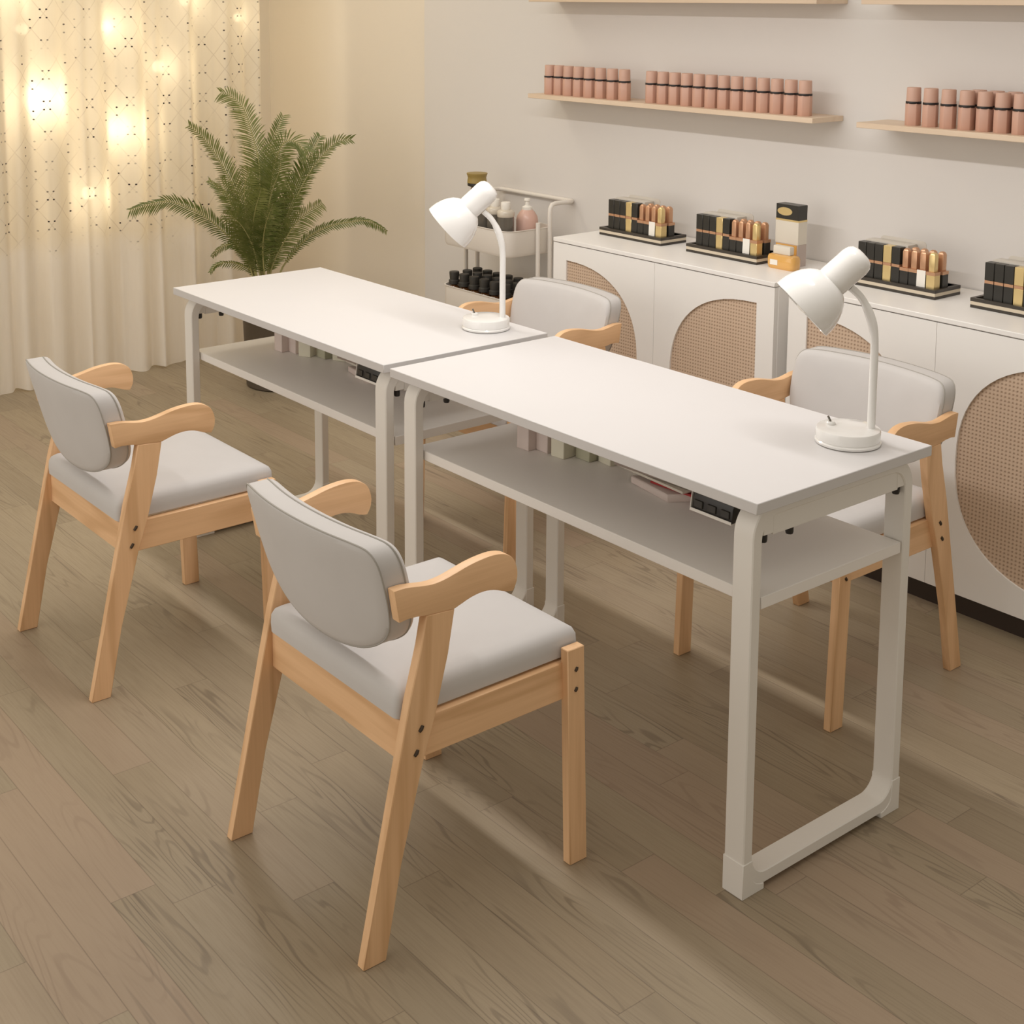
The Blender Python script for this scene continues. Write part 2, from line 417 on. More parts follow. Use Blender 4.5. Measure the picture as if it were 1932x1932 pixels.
# ------------------------------------------------------------------ chairs
def make_chair(label):
    t = thing('armchair', label, 'chair', (0, 0, 0), 0, 'pine armchairs with grey upholstery at the desks')
    # seat cushion
    def sr(z, inset, y0=.086, y1=.496):
        return [(x, y, z) for x, y in rrect(-.2125 + inset, .2125 - inset, y0 + inset, y1 - inset, max(.013 - inset * .4, .005), 5)]
    MB().loft([sr(.399, .006), sr(.403, .001), sr(.420, 0), sr(.436, .001), sr(.446, .006), sr(.4525, .016), sr(.456, .035), sr(.459, .08), sr(.4605, .15)]).build('seat', 'fabric', t, smooth=True)
    # backrest
    half = [(0, .7145), (.10, .7135), (.170, .7115), (.2005, .7045), (.2135, .681), (.2145, .638), (.2105, .595), (.200, .558), (.175, .528), (.128, .503), (.066, .489)]
    loop = half + [(0, .4855)] + [(-x, z) for x, z in half[:0:-1]]
    loop = spline(loop, True, 4)
    cz = .61
    def yb(x, z): return .012 + .030 * (x / .21) ** 2 + (.70 - z) * .27
    def ring(k, dy): return [(x * k, yb(x * k, cz + (z - cz) * k) + dy, cz + (z - cz) * k) for x, z in loop]
    rings = [ring(k, d) for k, d in ((.08, -.004), (.4, -.004), (.7, -.0035), (.9, -.002), (.97, -.0005), (1.0, .003), (1.004, .012), (1.004, .038), (1.0, .047), (.985, .0545), (.95, .0595), (.88, .0625), (.7, .065), (.4, .0665), (.08, .067))]
    bk = MB().loft(rings).build('backrest', 'fabric', t, smooth=True)
    MB().tube(ring(1.001, .0025), .0017, 6, closed=True).build('rear_piping', 'piping', bk, smooth=True)
    MB().tube(ring(1.002, .045), .0017, 6, closed=True).build('front_piping', 'piping', bk, smooth=True)
    # arms, legs
    top = spline([(.066, .6435), (.090, .6435), (.120, .6385), (.143, .6355), (.168, .637), (.195, .6425), (.222, .6485), (.250, .652), (.276, .6525), (.300, .6475), (.318, .6345), (.3265, .613), (.3255, .592), (.317, .576)], k=3)
    bot = spline([(.317, .576), (.300, .5795), (.275, .589), (.250, .5925), (.226, .590), (.206, .5845), (.190, .5795)], k=3)
    arm = top + bot[1:] + [(.131, .584), (.112, .5872), (.092, .5885), (.076, .5865)]
    rear = [(0, 0), (.046, 0), (.078, .160), (.126, .335), (.150, .405), (.1765, .505), (.190, .5795), (.131, .584), (.1205, .531), (.0965, .443)]
    front = [(.459, 0), (.5015, 0), (.4875, .4255), (.4465, .4255)]
    for s in (-1, 1):
        xa, xb = (.2165, .2365) if s > 0 else (-.2365, -.2165)
        MB().prism(arm, 0, xa, xb).build('armrest', 'wood_y', t, .002, 2)
        lg = MB().prism(rear, 0, xa, xb).build('rear_leg', 'wood_z', t, .0015, 1)
        for y, z in ((.119, .389), (.109, .349)):
            MB().tube([(s * .2355, y - .003, z - .004), (s * .2372, y, z), (s * .2355, y + .003, z + .004)], .0038, 8).build('bolt_hole', 'bolt', lg, smooth=True)
        lf = MB().prism(front, 0, xa, xb).build('front_leg', 'wood_z', t, .0015, 1)
        for y, z in ((.468, .385), (.468, .346)):
            MB().tube([(s * .2358, y - .002, z - .003), (s * .2371, y, z), (s * .2358, y + .002, z + .003)], .0034, 8).build('bolt_hole', 'bolt', lf, smooth=True)
        xa, xb = (.203, .2215) if s > 0 else (-.2215, -.203)
        MB().box(xa, xb, .118, .452, .326, .397).build('side_rail', 'wood_y', t, .0015, 1)
    MB().box(-.2165, .2165, .096, .116, .324, .399).build('rear_rail', 'wood_x', t, .0015, 1)
    MB().box(-.2165, .2165, .4495, .469, .326, .397).build('front_rail', 'wood_x', t, .0015, 1)
    return t
ch = make_chair('grey padded pine armchair nearest the camera, its back turned, at the nearer desk')
ch.location = (.565, -.613, 0)
dup(ch, (-.548, -.613, 0), 0, 'grey padded pine armchair with its back turned, at the desk in front of the palm')
dup(ch, (.5675, 1.112, 0), PI, 'grey padded pine armchair facing the camera behind the nearer desk and its lamp')
dup(ch, (-.548, 1.112, 0), PI, 'grey padded pine armchair facing the camera, between the farther desk and white cart')

# ------------------------------------------------------------------ desk lamps
def make_lamp(label):
    t = thing('desk_lamp', label, 'lamp', (0, 0, 0), 0, 'white gooseneck lamps on the desks')
    base = MB().lathe([(.058, 0), (.0615, .002), (.0625, .006), (.0595, .009), (.0605, .010), (.0610, .026), (.0595, .0295), (.056, .0305), (.02, .0312), (.004, .0313)], (0, 0, 0), 48).build('base', 'lamp', t, smooth=True)
    h = Vector((-.618, -.786, 0)); r = Vector((.786, -.618, 0))
    P0 = Vector((.030, .030, 0))
    sw = MB().lathe([(.009, .030), (.009, .035), (.007, .037)], (-.032, -.012, 0), 14).build('switch_collar', 'lamp', t, smooth=True)
    MB().tube([(-.032, -.012, .035), (-.036, -.016, .047)], .0022, 8).build('switch', 'smoke', sw, smooth=True)
    pts = [(0, .028), (0, .122), (0, .190), (.004, .228), (.0155, .262), (.031, .288), (.050, .3055)]
    pts = spline(pts, k=5)
    path = [P0 + h * a + Vector((0, 0, z)) for a, z in pts]
    n = len(path)
    MB().tube(path, [.0078 if i < n * .4 else .0078 + .0014 * math.sin((i / n - .4) * PI / .3) if i < n * .7 else .0072 for i in range(n)], 14).build('gooseneck', 'lamp', t, smooth=True)
    ax = (h * .730 + Vector((0, 0, -.683))).normalized()       # from cap to opening
    u = r; w = ax.cross(u)
    mat = Matrix((u, w, ax)).transposed()
    cen = P0 + h * .1410 + Vector((0, 0, .2640))                # centre of the opening
    prof = [(.0675, .001), (.0672, -.008), (.0658, -.020), (.062, -.035), (.0555, -.050), (.0465, -.063), (.037, -.0715), (.0305, -.075)]
    inner = [(rr - .002, hh + .0005) for rr, hh in prof[::-1]]
    MB().lathe(prof + inner, cen, 48, mat, cap=False).build('lamp_shade', 'lamp', t, smooth=True)
    MB().lathe([(.0285, -.066), (.0312, -.0745), (.0314, -.082), (.0312, -.116), (.0315, -.132), (.0292, -.143), (.0235, -.1505), (.014, -.1545), (.003, -.1555)], cen, 32, mat).build('socket_cover', 'lamp', t, smooth=True)
    MB().lathe([(.012, -.058), (.020, -.040), (.026, -.024), (.022, -.006), (.010, .002), (.002, .004)], cen, 20, mat).build('bulb', 'label', t, smooth=True)
    return t
lamp = make_lamp('white gooseneck desk lamp on the right end of the nearer desk')
lamp.location = (.9785, .392, TH)
dup(lamp, (-.168, .418, TH), 0, 'white gooseneck desk lamp on the farther desk, in front of the white cart')

# ------------------------------------------------------------------ sideboards with rattan doors
def d_shape(x0, x1, zc, hz, mirror):
    """half-round panel: straight edge at x0, bulging to x1"""
    pts = []
    for i in range(33):
        a = -PI / 2 + PI * i / 32
        c, s = math.cos(a), math.sin(a)
        pts.append((x0 + (x1 - x0) * abs(c) ** .82, zc + hz * math.copysign(abs(s) ** .82, s)))
    return pts
def make_sideboard(label):
    t = thing('sideboard', label, 'cabinet', (0, 0, 0), 0, 'white sideboards with woven half-round door panels')
    W = .960; yf, yb = 1.330, 1.695
    MB().box(0, W, yf - .002, yb, .771, .785).build('top', 'cab', t, .0015, 1)
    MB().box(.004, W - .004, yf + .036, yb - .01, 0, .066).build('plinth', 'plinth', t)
    m = MB(); m.box(0, .018, yf + .0185, yb, .063, .7695); m.box(W - .018, W, yf + .0185, yb, .063, .7695); m.box(.018, W - .018, yf + .0185, yb, .063, .081); m.box(.018, W - .018, yb - .012, yb, .081, .7695)
    m.build('carcass', 'cab', t, .0008, 1)
    for s in (0, 1):
        xa, xb = (.0005, .4794) if s == 0 else (.4806, W - .0005)
        if s == 0: dp = d_shape(.0655, .4085, .42, .294, 0)
        else: dp = d_shape(W - .0655, W - .4085, .42, .294, 1)
        z0, z1 = .065, .7685
        # door leaf with a half-round opening: strips between outline and opening
        m = MB(); n = len(dp)
        def rim(p):
            cx, cz = (xa + xb) / 2, .42
            dx, dz = p[0] - cx, p[1] - cz
            k = min(((xb if dx > 0 else xa) - cx) / dx if abs(dx) > 1e-6 else 1e9, ((z1 if dz > 0 else z0) - cz) / dz if abs(dz) > 1e-6 else 1e9)
            return (cx + dx * k, cz + dz * k)
        ins = list(dp); xs = dp[0][0]
        for i in range(1, 10):    # straight edge of the opening
            ins.append((xs, dp[-1][1] + (dp[0][1] - dp[-1][1]) * i / 10))
        # add the four corners of the leaf to the outer loop
        outer = [rim(p) for p in ins]; N = len(ins)
        lo_i, lo_o = [], []
        for i in range(N):
            lo_i.append(ins[i]); lo_o.append(outer[i])
            a, b = outer[i], outer[(i + 1) % N]
            for cxn in (xa, xb):
                for czn in (z0, z1):
                    on_v = lambda q: abs(q[0] - cxn) < 1e-6 and abs(q[1] - czn) > 1e-6
                    on_h = lambda q: abs(q[1] - czn) < 1e-6 and abs(q[0] - cxn) > 1e-6
                    if (on_v(a) and on_h(b)) or (on_h(a) and on_v(b)):
                        lo_i.append(tuple((p + q) / 2 for p, q in zip(ins[i], ins[(i + 1) % N]))); lo_o.append((cxn, czn))
        rings = []
        for p, q in zip(lo_i, lo_o):
            rings.append([(q[0], yf, q[1]), (p[0], yf, p[1]), (p[0], yf + .018, p[1]), (q[0], yf + .018, q[1])])
        rings.append(rings[0])
        m.loft(rings, False, False)
        d = m.build('door', 'cab', t)
        MB().prism(ins, 1, yf + .006, yf + .0125).build('rattan_panel', 'rattan', d)
    return t
sb = make_sideboard('white sideboard with rattan half-round door panels, next to the white cart')
sb.location = (-.9395, 0, 0)
sb2 = dup(sb, (.0715, 0, 0), 0, 'white sideboard with rattan half-round doors behind the nearer desk, cut by frame edge')

# ------------------------------------------------------------------ wall shelves and pink tubes
def make_shelf(name, x0, x1, z, label, grp=None):
    o = MB().box(x0, x1, 1.552, 1.6995, z, z + .0158).build(name, 'shelf_wood', None, .001, 1)
    return tag(o, label, 'shelf', grp)
make_shelf('wall_shelf', -1.342, -.042, 1.2262, 'pale wood wall shelf holding rows of eight and thirteen pink tubes')
make_shelf('wall_shelf', .114, 1.414, 1.2262, 'pale wood wall shelf at right, holding pink tubes two rows deep, cut by frame')
make_shelf('wall_shelf', -1.342, -.042, 1.5775, 'upper pale wood wall shelf above the row of twenty-one pink tubes, only underside seen')
make_shelf('wall_shelf', .114, 1.414, 1.5775, 'upper pale wood wall shelf at the top right corner of the photo')

SH = 1.2420
def make_tube(label):
    t = thing('lip_gloss_tube', label, 'cosmetics', (0, 0, 0))
    hexa = [(.0222 * math.cos(PI / 5 + i * PI / 3), .0222 * math.sin(PI / 5 + i * PI / 3)) for i in range(6)]
    MB().prism(hexa, 2, 0, .062).build('tube_body', 'pink_a', t, .0008, 1)
    MB().lathe([(.0212, .0612), (.0216, .0622), (.0216, .0665), (.0208, .0675)], (0, 0, 0), 20).build('ring', 'band', t, smooth=True)
    MB().lathe([(.0198, .067), (.0200, .070), (.0192, .1040), (.0182, .1065), (.0165, .1062), (.003, .1055)], (0, 0, 0), 24).build('cap', 'pink_b', t, smooth=True)
    return t
ORD = ['first', 'second', 'third', 'fourth', 'fifth', 'sixth', 'seventh', 'eighth', 'ninth', 'tenth', 'eleventh', 'twelfth', 'thirteenth']
xs8 = [-1.272, -1.224, -1.178, -1.126, -1.071, -1.015, -.9655, -.8835]
px13 = [667, 733, 800, 868, 940, 1010, 1082, 1152, 1228, 1305, 1380, 1458, 1537]
xs8 = [-1.273, -1.2225, -1.1715, -1.118, -1.062, -1.0035, -.944, -.884]
xs13 = [-.754 + (.6445 * i / 12) for i in range(13)]
proto = None
def put_tube(x, y, label, group, rz):
    global proto
    if proto is None:
        proto = make_tube(label); proto.location = (x, y, SH); proto.rotation_euler.z = rz; proto['group'] = group
    else: dup(proto, (x, y, SH), rz, label, group)
for i, x in enumerate(xs8):
    put_tube(x, 1.600, 'pink tube, %s from left in the row of eight on the wall shelf' % ORD[i], 'pink tubes in the row of eight', random.uniform(-.15, .15))
for i, x in enumerate(xs13):
    put_tube(x, 1.600, 'pink tube, %s from left in the row of thirteen on the wall shelf' % ORD[i], 'pink tubes in the row of thirteen', random.uniform(-.2, .2))
for i, x in enumerate((.268, .323, .379)):
    put_tube(x, 1.600, 'pink tube, %s from left of the three loose ones on right wall shelf' % ORD[i], 'loose pink tubes on the right shelf', random.uniform(-.2, .2))
for i, x in enumerate((.435, .489, .541, .594, .647)):
    put_tube(x, 1.600, 'pink tube, %s from left, front row of the crowded right shelf group' % ORD[i], 'crowded pink tubes on the right shelf', random.uniform(-.2, .2))
for i, x in enumerate((.440, .493, .546, .600, .653)):
    put_tube(x, 1.650, 'pink tube, %s from left, back row of the crowded right shelf group' % ORD[i], 'crowded pink tubes on the right shelf', random.uniform(-.2, .2))

# ------------------------------------------------------------------ cosmetic trays
CT = .785
def make_tray(label):
    t = thing('display_tray', label, 'tray', (0, 0, CT), 0, 'black cosmetic trays on the sideboards')
    L, D = .293, .122
    MB().box(0, L, 0, D, 0, .0082).build('base', 'tray_black', t, .001, 1)
    MB().box(.0006, L - .0006, .0006, D - .0006, .0082, .0175).build('cream_band', 'tray_band', t)
    m = MB(); m.box(0, L, 0, .010, .0175, .0265); m.box(0, L, D - .010, D, .0175, .0265); m.box(0, .010, .010, D - .010, .0175, .0265); m.box(L - .010, L, .010, D - .010, .0175, .0265); m.box(.01, L - .01, .01, D - .01, .0175, .018)
    m.build('rim', 'tray_black', t, .0008, 1)
    # holder for the back row, clear top and tall back plate
    MB().box(.030, .172, .0455, .088, .018, .1275).build('clear_box', 'acrylic', t, .002, 2)
    MB().prism(rrect(.050, .200, .018, .137, .012, 5), 1, .0895, .0915).build('back_plate', 'acrylic', t)
    return t
def make_stick(kind):
    """kind: black, gold: closed; open: black base and bare rose-gold bullet; gold_open"""
    col = 'gold' if kind.startswith('gold') else 'black_case'
    t = thing('lipstick', '', 'lipstick', (0, 0, 0))
    w = .0133
    MB().box(-w, w, -w, w, 0, .0505).build('base', col, t, .001, 1)
    if kind in ('black', 'gold'):
        MB().box(-w + .0006, w - .0006, -w + .0006, w - .0006, .0505, .0585).build('band', 'rose', t)
        MB().box(-w, w, -w, w, .0585, .1065).build('cap', col, t, .0012, 1)
    else:
        MB().box(-w - .0003, w + .0003, -w - .0003, w + .0003, .0440, .0530).build('band', 'rose', t)
        q = .0088
        rg = [[(q * a, q * b, z) for a, b in ((-1, -1), (1, -1), (1, 1), (-1, 1))] for z in (.053, .097)]
        rg += [[(q * .8 * a, q * .8 * b, .103) for a, b in ((-1, -1), (1, -1), (1, 1), (-1, 1))], [(q * .4 * a, q * .4 * b, .1065) for a, b in ((-1, -1), (1, -1), (1, 1), (-1, 1))]]
        MB().loft(rg).build('bullet', 'rose' if kind == 'open' else 'gold', t, .0015, 2)
    return t
protos = {}
def put_stick(kind, x, y, z, label, group):
    if kind not in protos:
        o = make_stick(kind); o.location = (x, y, z); o['label'] = label; o['group'] = group; protos[kind] = o
    else: dup(protos[kind], (x, y, z), 0, label, group)
TR = [(-.883, 'nearest the white cart', 'black and cream tray packed with lipsticks, the one nearest the white cart'),
      (-.4775, 'left of the perfume', 'black and cream tray packed with lipsticks, just left of the amber perfume'),
      (.144, 'above the front chair', 'black and cream lipstick tray on the right sideboard, behind the nearer desk lamp'),
      (.5435, 'cut by the frame', 'black and cream lipstick tray cut by the right edge of the photo')]
tray0 = None
for x0, where, lab in TR:
    if tray0 is None: tray0 = make_tray(lab); tray0.location = (x0, 1.4895, CT)
    else: dup(tray0, (x0, 1.4895, CT), 0, lab)
WH = ['white-cart end tray', 'tray left of the perfume', 'tray behind the nearer desk lamp', 'tray cut by frame edge']
for (x0, _, _), wh in zip(TR, WH):
    g = 'lipsticks in the ' + wh
    kinds = ['black'] * 3 + ['gold', 'black'] + ['open'] * 3 + ['gold_open']
    desc = {'black': 'closed black lipstick', 'gold': 'closed gold lipstick', 'open': 'open rose-gold lipstick', 'gold_open': 'gold-based open lipstick'}
    for i, k in enumerate(kinds):
        put_stick(k, x0 + .0425 + i * .0281, 1.5165, CT + .018, '%s, front row, %s from left, %s' % (desc[k], ORD[i], wh), g)
    for j in range(4):
        put_stick('open', x0 + .0425 + (5 + j) * .0281 + .004, 1.5495, CT + .018, 'open rose-gold lipstick, back row, %s from left, %s' % (ORD[j], wh), g)
    o = MB().box(-.0135, .0135, 0, .0012, 0, .046).build('price_card', 'label', None)
    tag(o, 'small white card leaning on the lipstick bases in the ' + wh, 'card', 'white cards in the lipstick trays')
    o.location = (x0 + .0425 + 7 * .0281, 1.5008, CT + .0268); o.rotation_euler.x = -.03

# perfume
t = thing('perfume_box', 'tall perfume carton with black top and gold oval, standing by the wall', 'box', (-.1715, 1.5585, CT), 0)
W_, D_ = .087, .041
MB().box(0, W_, 0, D_, 0, .068).build('lower_panel', 'greypink', t, .0008, 1)
MB().box(0, W_, 0, D_, .068, .137).build('cream_panel', 'cream', t)
MB().box(-.0003, W_ + .0003, -.0003, D_ + .0003, .137, .1425).build('gold_line', 'gold', t)
tp = MB().box(0, W_, 0, D_, .1425, .1875).build('black_top', 'black_case', t, .0008, 1)
el = [(.034 + .028 * math.cos(a * PI / 12), .166 + .0125 * math.sin(a * PI / 12)) for a in range(24)]
MB().prism(el, 1, -.001, .0005).build('gold_oval', 'gold', tp)
MB().box(.004, W_ - .004, -.0009, .0002, .006, .066).build('amber_panel', 'amber_light', t)
t = thing('perfume_bottle', 'squat amber perfume bottle with white label in front of the perfume carton', 'bottle', (-.098, 1.512, CT), 0)
def rr3(w, d, r, z): return [(x, y, z) for x, y in rrect(-w, w, -d, d, r, 6)]
MB().loft([rr3(.046, .018, .012, 0), rr3(.050, .021, .014, .004), rr3(.0515, .0225, .015, .012), rr3(.0515, .0225, .015, .034), rr3(.049, .020, .014, .041), rr3(.042, .014, .01, .044)]).build('bottle_body', 'amber_light', t, smooth=True)
MB().box(-.034, .030, -.010, .010, .044, .070).build('bottle_cap', 'cream', t, .003, 2)
MB().box(-.034, -.006, -.0234, -.0215, .012, .028).build('bottle_label', 'label', t)

# ------------------------------------------------------------------ cart
t = thing('utility_cart', 'cream metal utility cart against the wall, left of the sideboards', 'cart', (-1.452, 1.500, 0), 0)
HX, HY = .203, .118
def basket(z0, z1):
    m = MB(); r = .045
    o = rrect(-HX, HX, -HY, HY, r, 6); i = rrect(-HX + .003, HX - .003, -HY + .003, HY - .003, r - .003, 6)
    lip = rrect(-HX - .003, HX + .003, -HY - .003, HY + .003, r + .003, 6)
    f = lambda P, z: [(x, y, z) for x, y in P]
    o2 = rrect(-HX + .006, HX - .006, -HY + .006, HY - .006, r - .004, 6); i2 = rrect(-HX + .009, HX - .009, -HY + .009, HY - .009, r - .007, 6)
    m.loft([f(o2, z0), f(o, z0 + .012), f(o, z1 - .004), f(lip, z1 - .002), f(lip, z1), f(i, z1), f(i, z0 + .013), f(i2, z0 + .003)])
    return m
for z0, z1, nm in ((.655, .752, 'top_basket'), (.385, .498, 'middle_basket'), (.100, .205, 'bottom_basket')):
    basket(z0, z1).build(nm, 'cart', t, smooth=True)
for sx in (-1, 1):
    for y in (.017, .074):
        x = sx * (HX + .012)
        if y > .05:
            continue
        MB().tube([(x, y, .055), (x, y, .775)], .0085, 12).build('post', 'cart', t, smooth=True)
hp = []
xr = HX + .012
for sx in (1, -1):
    seg = [(sx * xr, .074, .055), (sx * xr, .074, .4), (sx * xr, .074, .80), (sx * xr, .076, .823), (sx * xr, .084, .836), (sx * xr, .100, .840), (sx * xr, .160, .840), (sx * xr, .176, .840), (sx * (xr - .006), .186, .840), (sx * (xr - .022), .190, .840)]
    hp = seg if sx == 1 else hp + seg[::-1]
MB().tube(hp, .0085, 12).build('handle', 'cart', t, smooth=True)
for sx in (-1, 1):
    for y in (-.085, .085):
        c = MB().box(sx * .17 - .012, sx * .17 + .012, y - .012, y + .012, .058, .102).build('caster', 'cart', t, .002, 1)
        MB().lathe([(.024, -.009), (.030, -.007), (.030, .007), (.024, .009)], (sx * .17, y, .030), 20, Matrix.Rotation(PI / 2, 3, 'Y')).build('wheel', 'black', c, smooth=True)

# things on the cart
def bottle_at(name, x, y, z, label, cat, parts, grp=None):
    t = thing(name, label, cat, (x, y, z), 0, grp)
    for pn, prof, mt in parts: MB().lathe(prof, (0, 0, 0), 24).build(pn, mt, t, smooth=True)
    return t
ZT = .659
bottle_at('tall_bottle', -1.592, 1.512, ZT, 'tall brown bottle with olive lid on the cart top, behind the lamp shade', 'bottle',
          [('bottle_body', [(.040, 0), (.044, .004), (.044, .150), (.040, .165), (.026, .200), (.023, .212)], 'brown'),
           ('bottle_collar', [(.0445, .120), (.0447, .1215), (.0447, .150), (.036, .176), (.0255, .2005)], 'cream'),
           ('dark_ring', [(.024, .212), (.0365, .216), (.0375, .221), (.0365, .226)], 'black'),
           ('lid', [(.0355, .226), (.0378, .228), (.037, .240), (.0355, .247), (.0375, .255), (.0405, .262), (.0405, .265), (.0375, .266), (.003, .266)], 'olive')])
jar = [('jar_body', [(.028, 0), (.031, .003), (.031, .138)], 'smoke'), ('jar_shoulder', [(.031, .138), (.0325, .142), (.0325, .155), (.029, .161), (.018, .165)], 'glass_top'), ('jar_lid', [(.0165, .165), (.0175, .167), (.0175, .190), (.0165, .192), (.003, .192)], 'label')]
bottle_at('glass_jar', -1.402, 1.448, ZT, 'smoky glass jar with white stopper on the cart top, beside the lamp socket', 'jar', jar, 'smoky jars on the cart top')
bottle_at('glass_jar', -1.318, 1.430, ZT, 'smoky square-shouldered glass jar with white cap beside the pink bottle on the cart', 'jar', jar, 'smoky jars on the cart top')
bottle_at('glass_cup', -1.470, 1.440, ZT, 'low dark glass cup on the cart top, behind the lamp shade', 'cup', [('cup_body', [(.032, 0), (.036, .004), (.036, .060), (.039, .100), (.038, .142)], 'smoke'), ('liquid', [(.0355, .1425), (.02, .1428), (.003, .1428)], 'glass_top')])
bottle_at('pump_bottle', -1.236, 1.470, ZT + .0001, 'pale pink bottle with white nozzle at the right end of the cart top', 'bottle',
          [('bottle_body', [(.038, 0), (.041, .004), (.041, .118), (.038, .132), (.028, .148), (.020, .156)], 'pink_liquid'), ('nozzle', [(.019, .156), (.019, .166), (.008, .172), (.007, .186), (.012, .190), (.010, .198), (.003, .199)], 'label')])
# fix pump bottle inside the basket
bpy.data.objects['pump_bottle'].location.x = -1.312
bpy.data.objects['pump_bottle'].location.y = 1.528
ROW = ['front', 'middle', 'back']
amb = None
for r in range(3):
    for c in range(6):
        x = -1.618 + .062 * c + .010 * (r % 2); y = 1.422 + .057 * r
        if c == 5 and r == 1: x -= .006
        lab = 'amber dropper bottle with dark cap, %s row, %s from left, in the cart middle basket' % (ROW[r], ORD[c])
        if amb is None:
            amb = bottle_at('dropper_bottle', x, y, .389, lab, 'bottle', [('bottle_body', [(.020, 0), (.0225, .003), (.0225, .085), (.020, .097), (.012, .105), (.0105, .110)], 'amber'), ('cap', [(.0165, .108), (.0215, .110), (.0215, .124), (.0175, .127), (.0195, .152), (.0185, .157), (.003, .1575)], 'cap_dark')], 'amber bottles in the cart')
        else: dup(amb, (x, y, .389 + random.choice((0, 0, .0)) ), random.random() * 6, lab)

# ------------------------------------------------------------------ things on the desks' undershelves
def shelf_things(dx, dy, wh, crumpled):
    Z = .5612
    def bx(name, x, y, w, d, h, mat, lab, rz=0, cat='carton', rx=0):
        o = MB().box(-w / 2, w / 2, -d / 2, d / 2, 0, h).build(name, mat, None, .0015, 1)
        o.location = (x + dx, y + dy, Z); o.rotation_euler = (rx, 0, rz); tag(o, lab, cat)
        return o
    bx('small_carton', .196, .262, .040, .055, .082, 'carton', 'pale pink small carton, leftmost on the undershelf of the ' + wh, .05)
    bx('small_carton', .238, .286, .042, .055, .078, 'carton', 'pale pink small carton, second from left on the undershelf of the ' + wh, -.04)
    bx('ivory_carton', .288, .284, .040, .050, .082, 'ivory', 'ivory upright carton beside the pink ones under the ' + wh, .1 if not crumpled else .5)
    bx('plastic_case', .338, .318, .046, .050, .075, 'greenish', 'pale green plastic case between two ivory cartons under the ' + wh, 0, 'case')
    bx('ivory_carton', .390, .338, .044, .050, .070, 'ivory', 'ivory carton right of the pale green case under the ' + wh, -.1 if not crumpled else .4)
    t = thing('folder_stack', 'taupe folder with loose papers and a dark red strip under the ' + wh if not crumpled else 'taupe folder with loose papers and a dark strip under the ' + wh, 'folder', (.615 + dx, .362 + dy, Z), .06)
    MB().box(-.155, .165, -.085, .085, .030, .052).build('folder', 'folder', t, .003, 2)
    MB().prism([(-.05, -.085), (.11, -.088), (.13, -.08), (.02, -.02)], 2, .018, .0225).build('red_strip' if not crumpled else 'dark_strip', 'red' if not crumpled else 'black', t)
    MB().prism([(-.16, -.07), (.05, -.10), (.08, .05), (-.14, .06)], 2, .024, .029).build('paper', 'cream', t)
    MB().prism([(-.11, -.08), (.02, -.112), (.13, .03), (.0, .07)], 2, 0, .017).build('paper_pad', 'carton', t, .002, 1)
    # holder clipped below the tabletop
    t = thing('cable_cradle', 'white curved cradle holding a dark power strip beneath the front edge of the ' + wh, 'holder', (.936 + dx, .075 + dy, 0), 0)
    prof = [(-.022, .667), (-.022, .673), (-.0205, .673), (-.0205, .6688), (.022, .6688), (.026, .674), (.026, .7290), (.0285, .7290), (.0285, .672), (.024, .667)]
    MB().prism(prof, 0, -.048, .050).build('cradle', 'white_metal', t, .0005, 1)
    MB().prism([(-.022, .667), (.026, .667), (.028, .7290), (-.006, .7290), (-.017, .700)], 0, -.0495, -.048).build('end_plate', 'white_metal', t)
    m = MB(); m.prism([(-.0195, .6694), (-.0175, .694), (-.010, .710), (.0245, .711), (.0245, .6694)], 0, -.0465, .050)
    ps = m.build('power_strip', 'black', t, .004, 2)
    for k in range(3): MB().box(-.040 + k * .032, -.020 + k * .032, -.0210, -.0170, .676, .690).build('socket', 'black_case', ps, .001, 1)
shelf_things(0, 0, 'nearer desk', False)
shelf_things(-TW - .0324, .0053, 'farther desk', True)

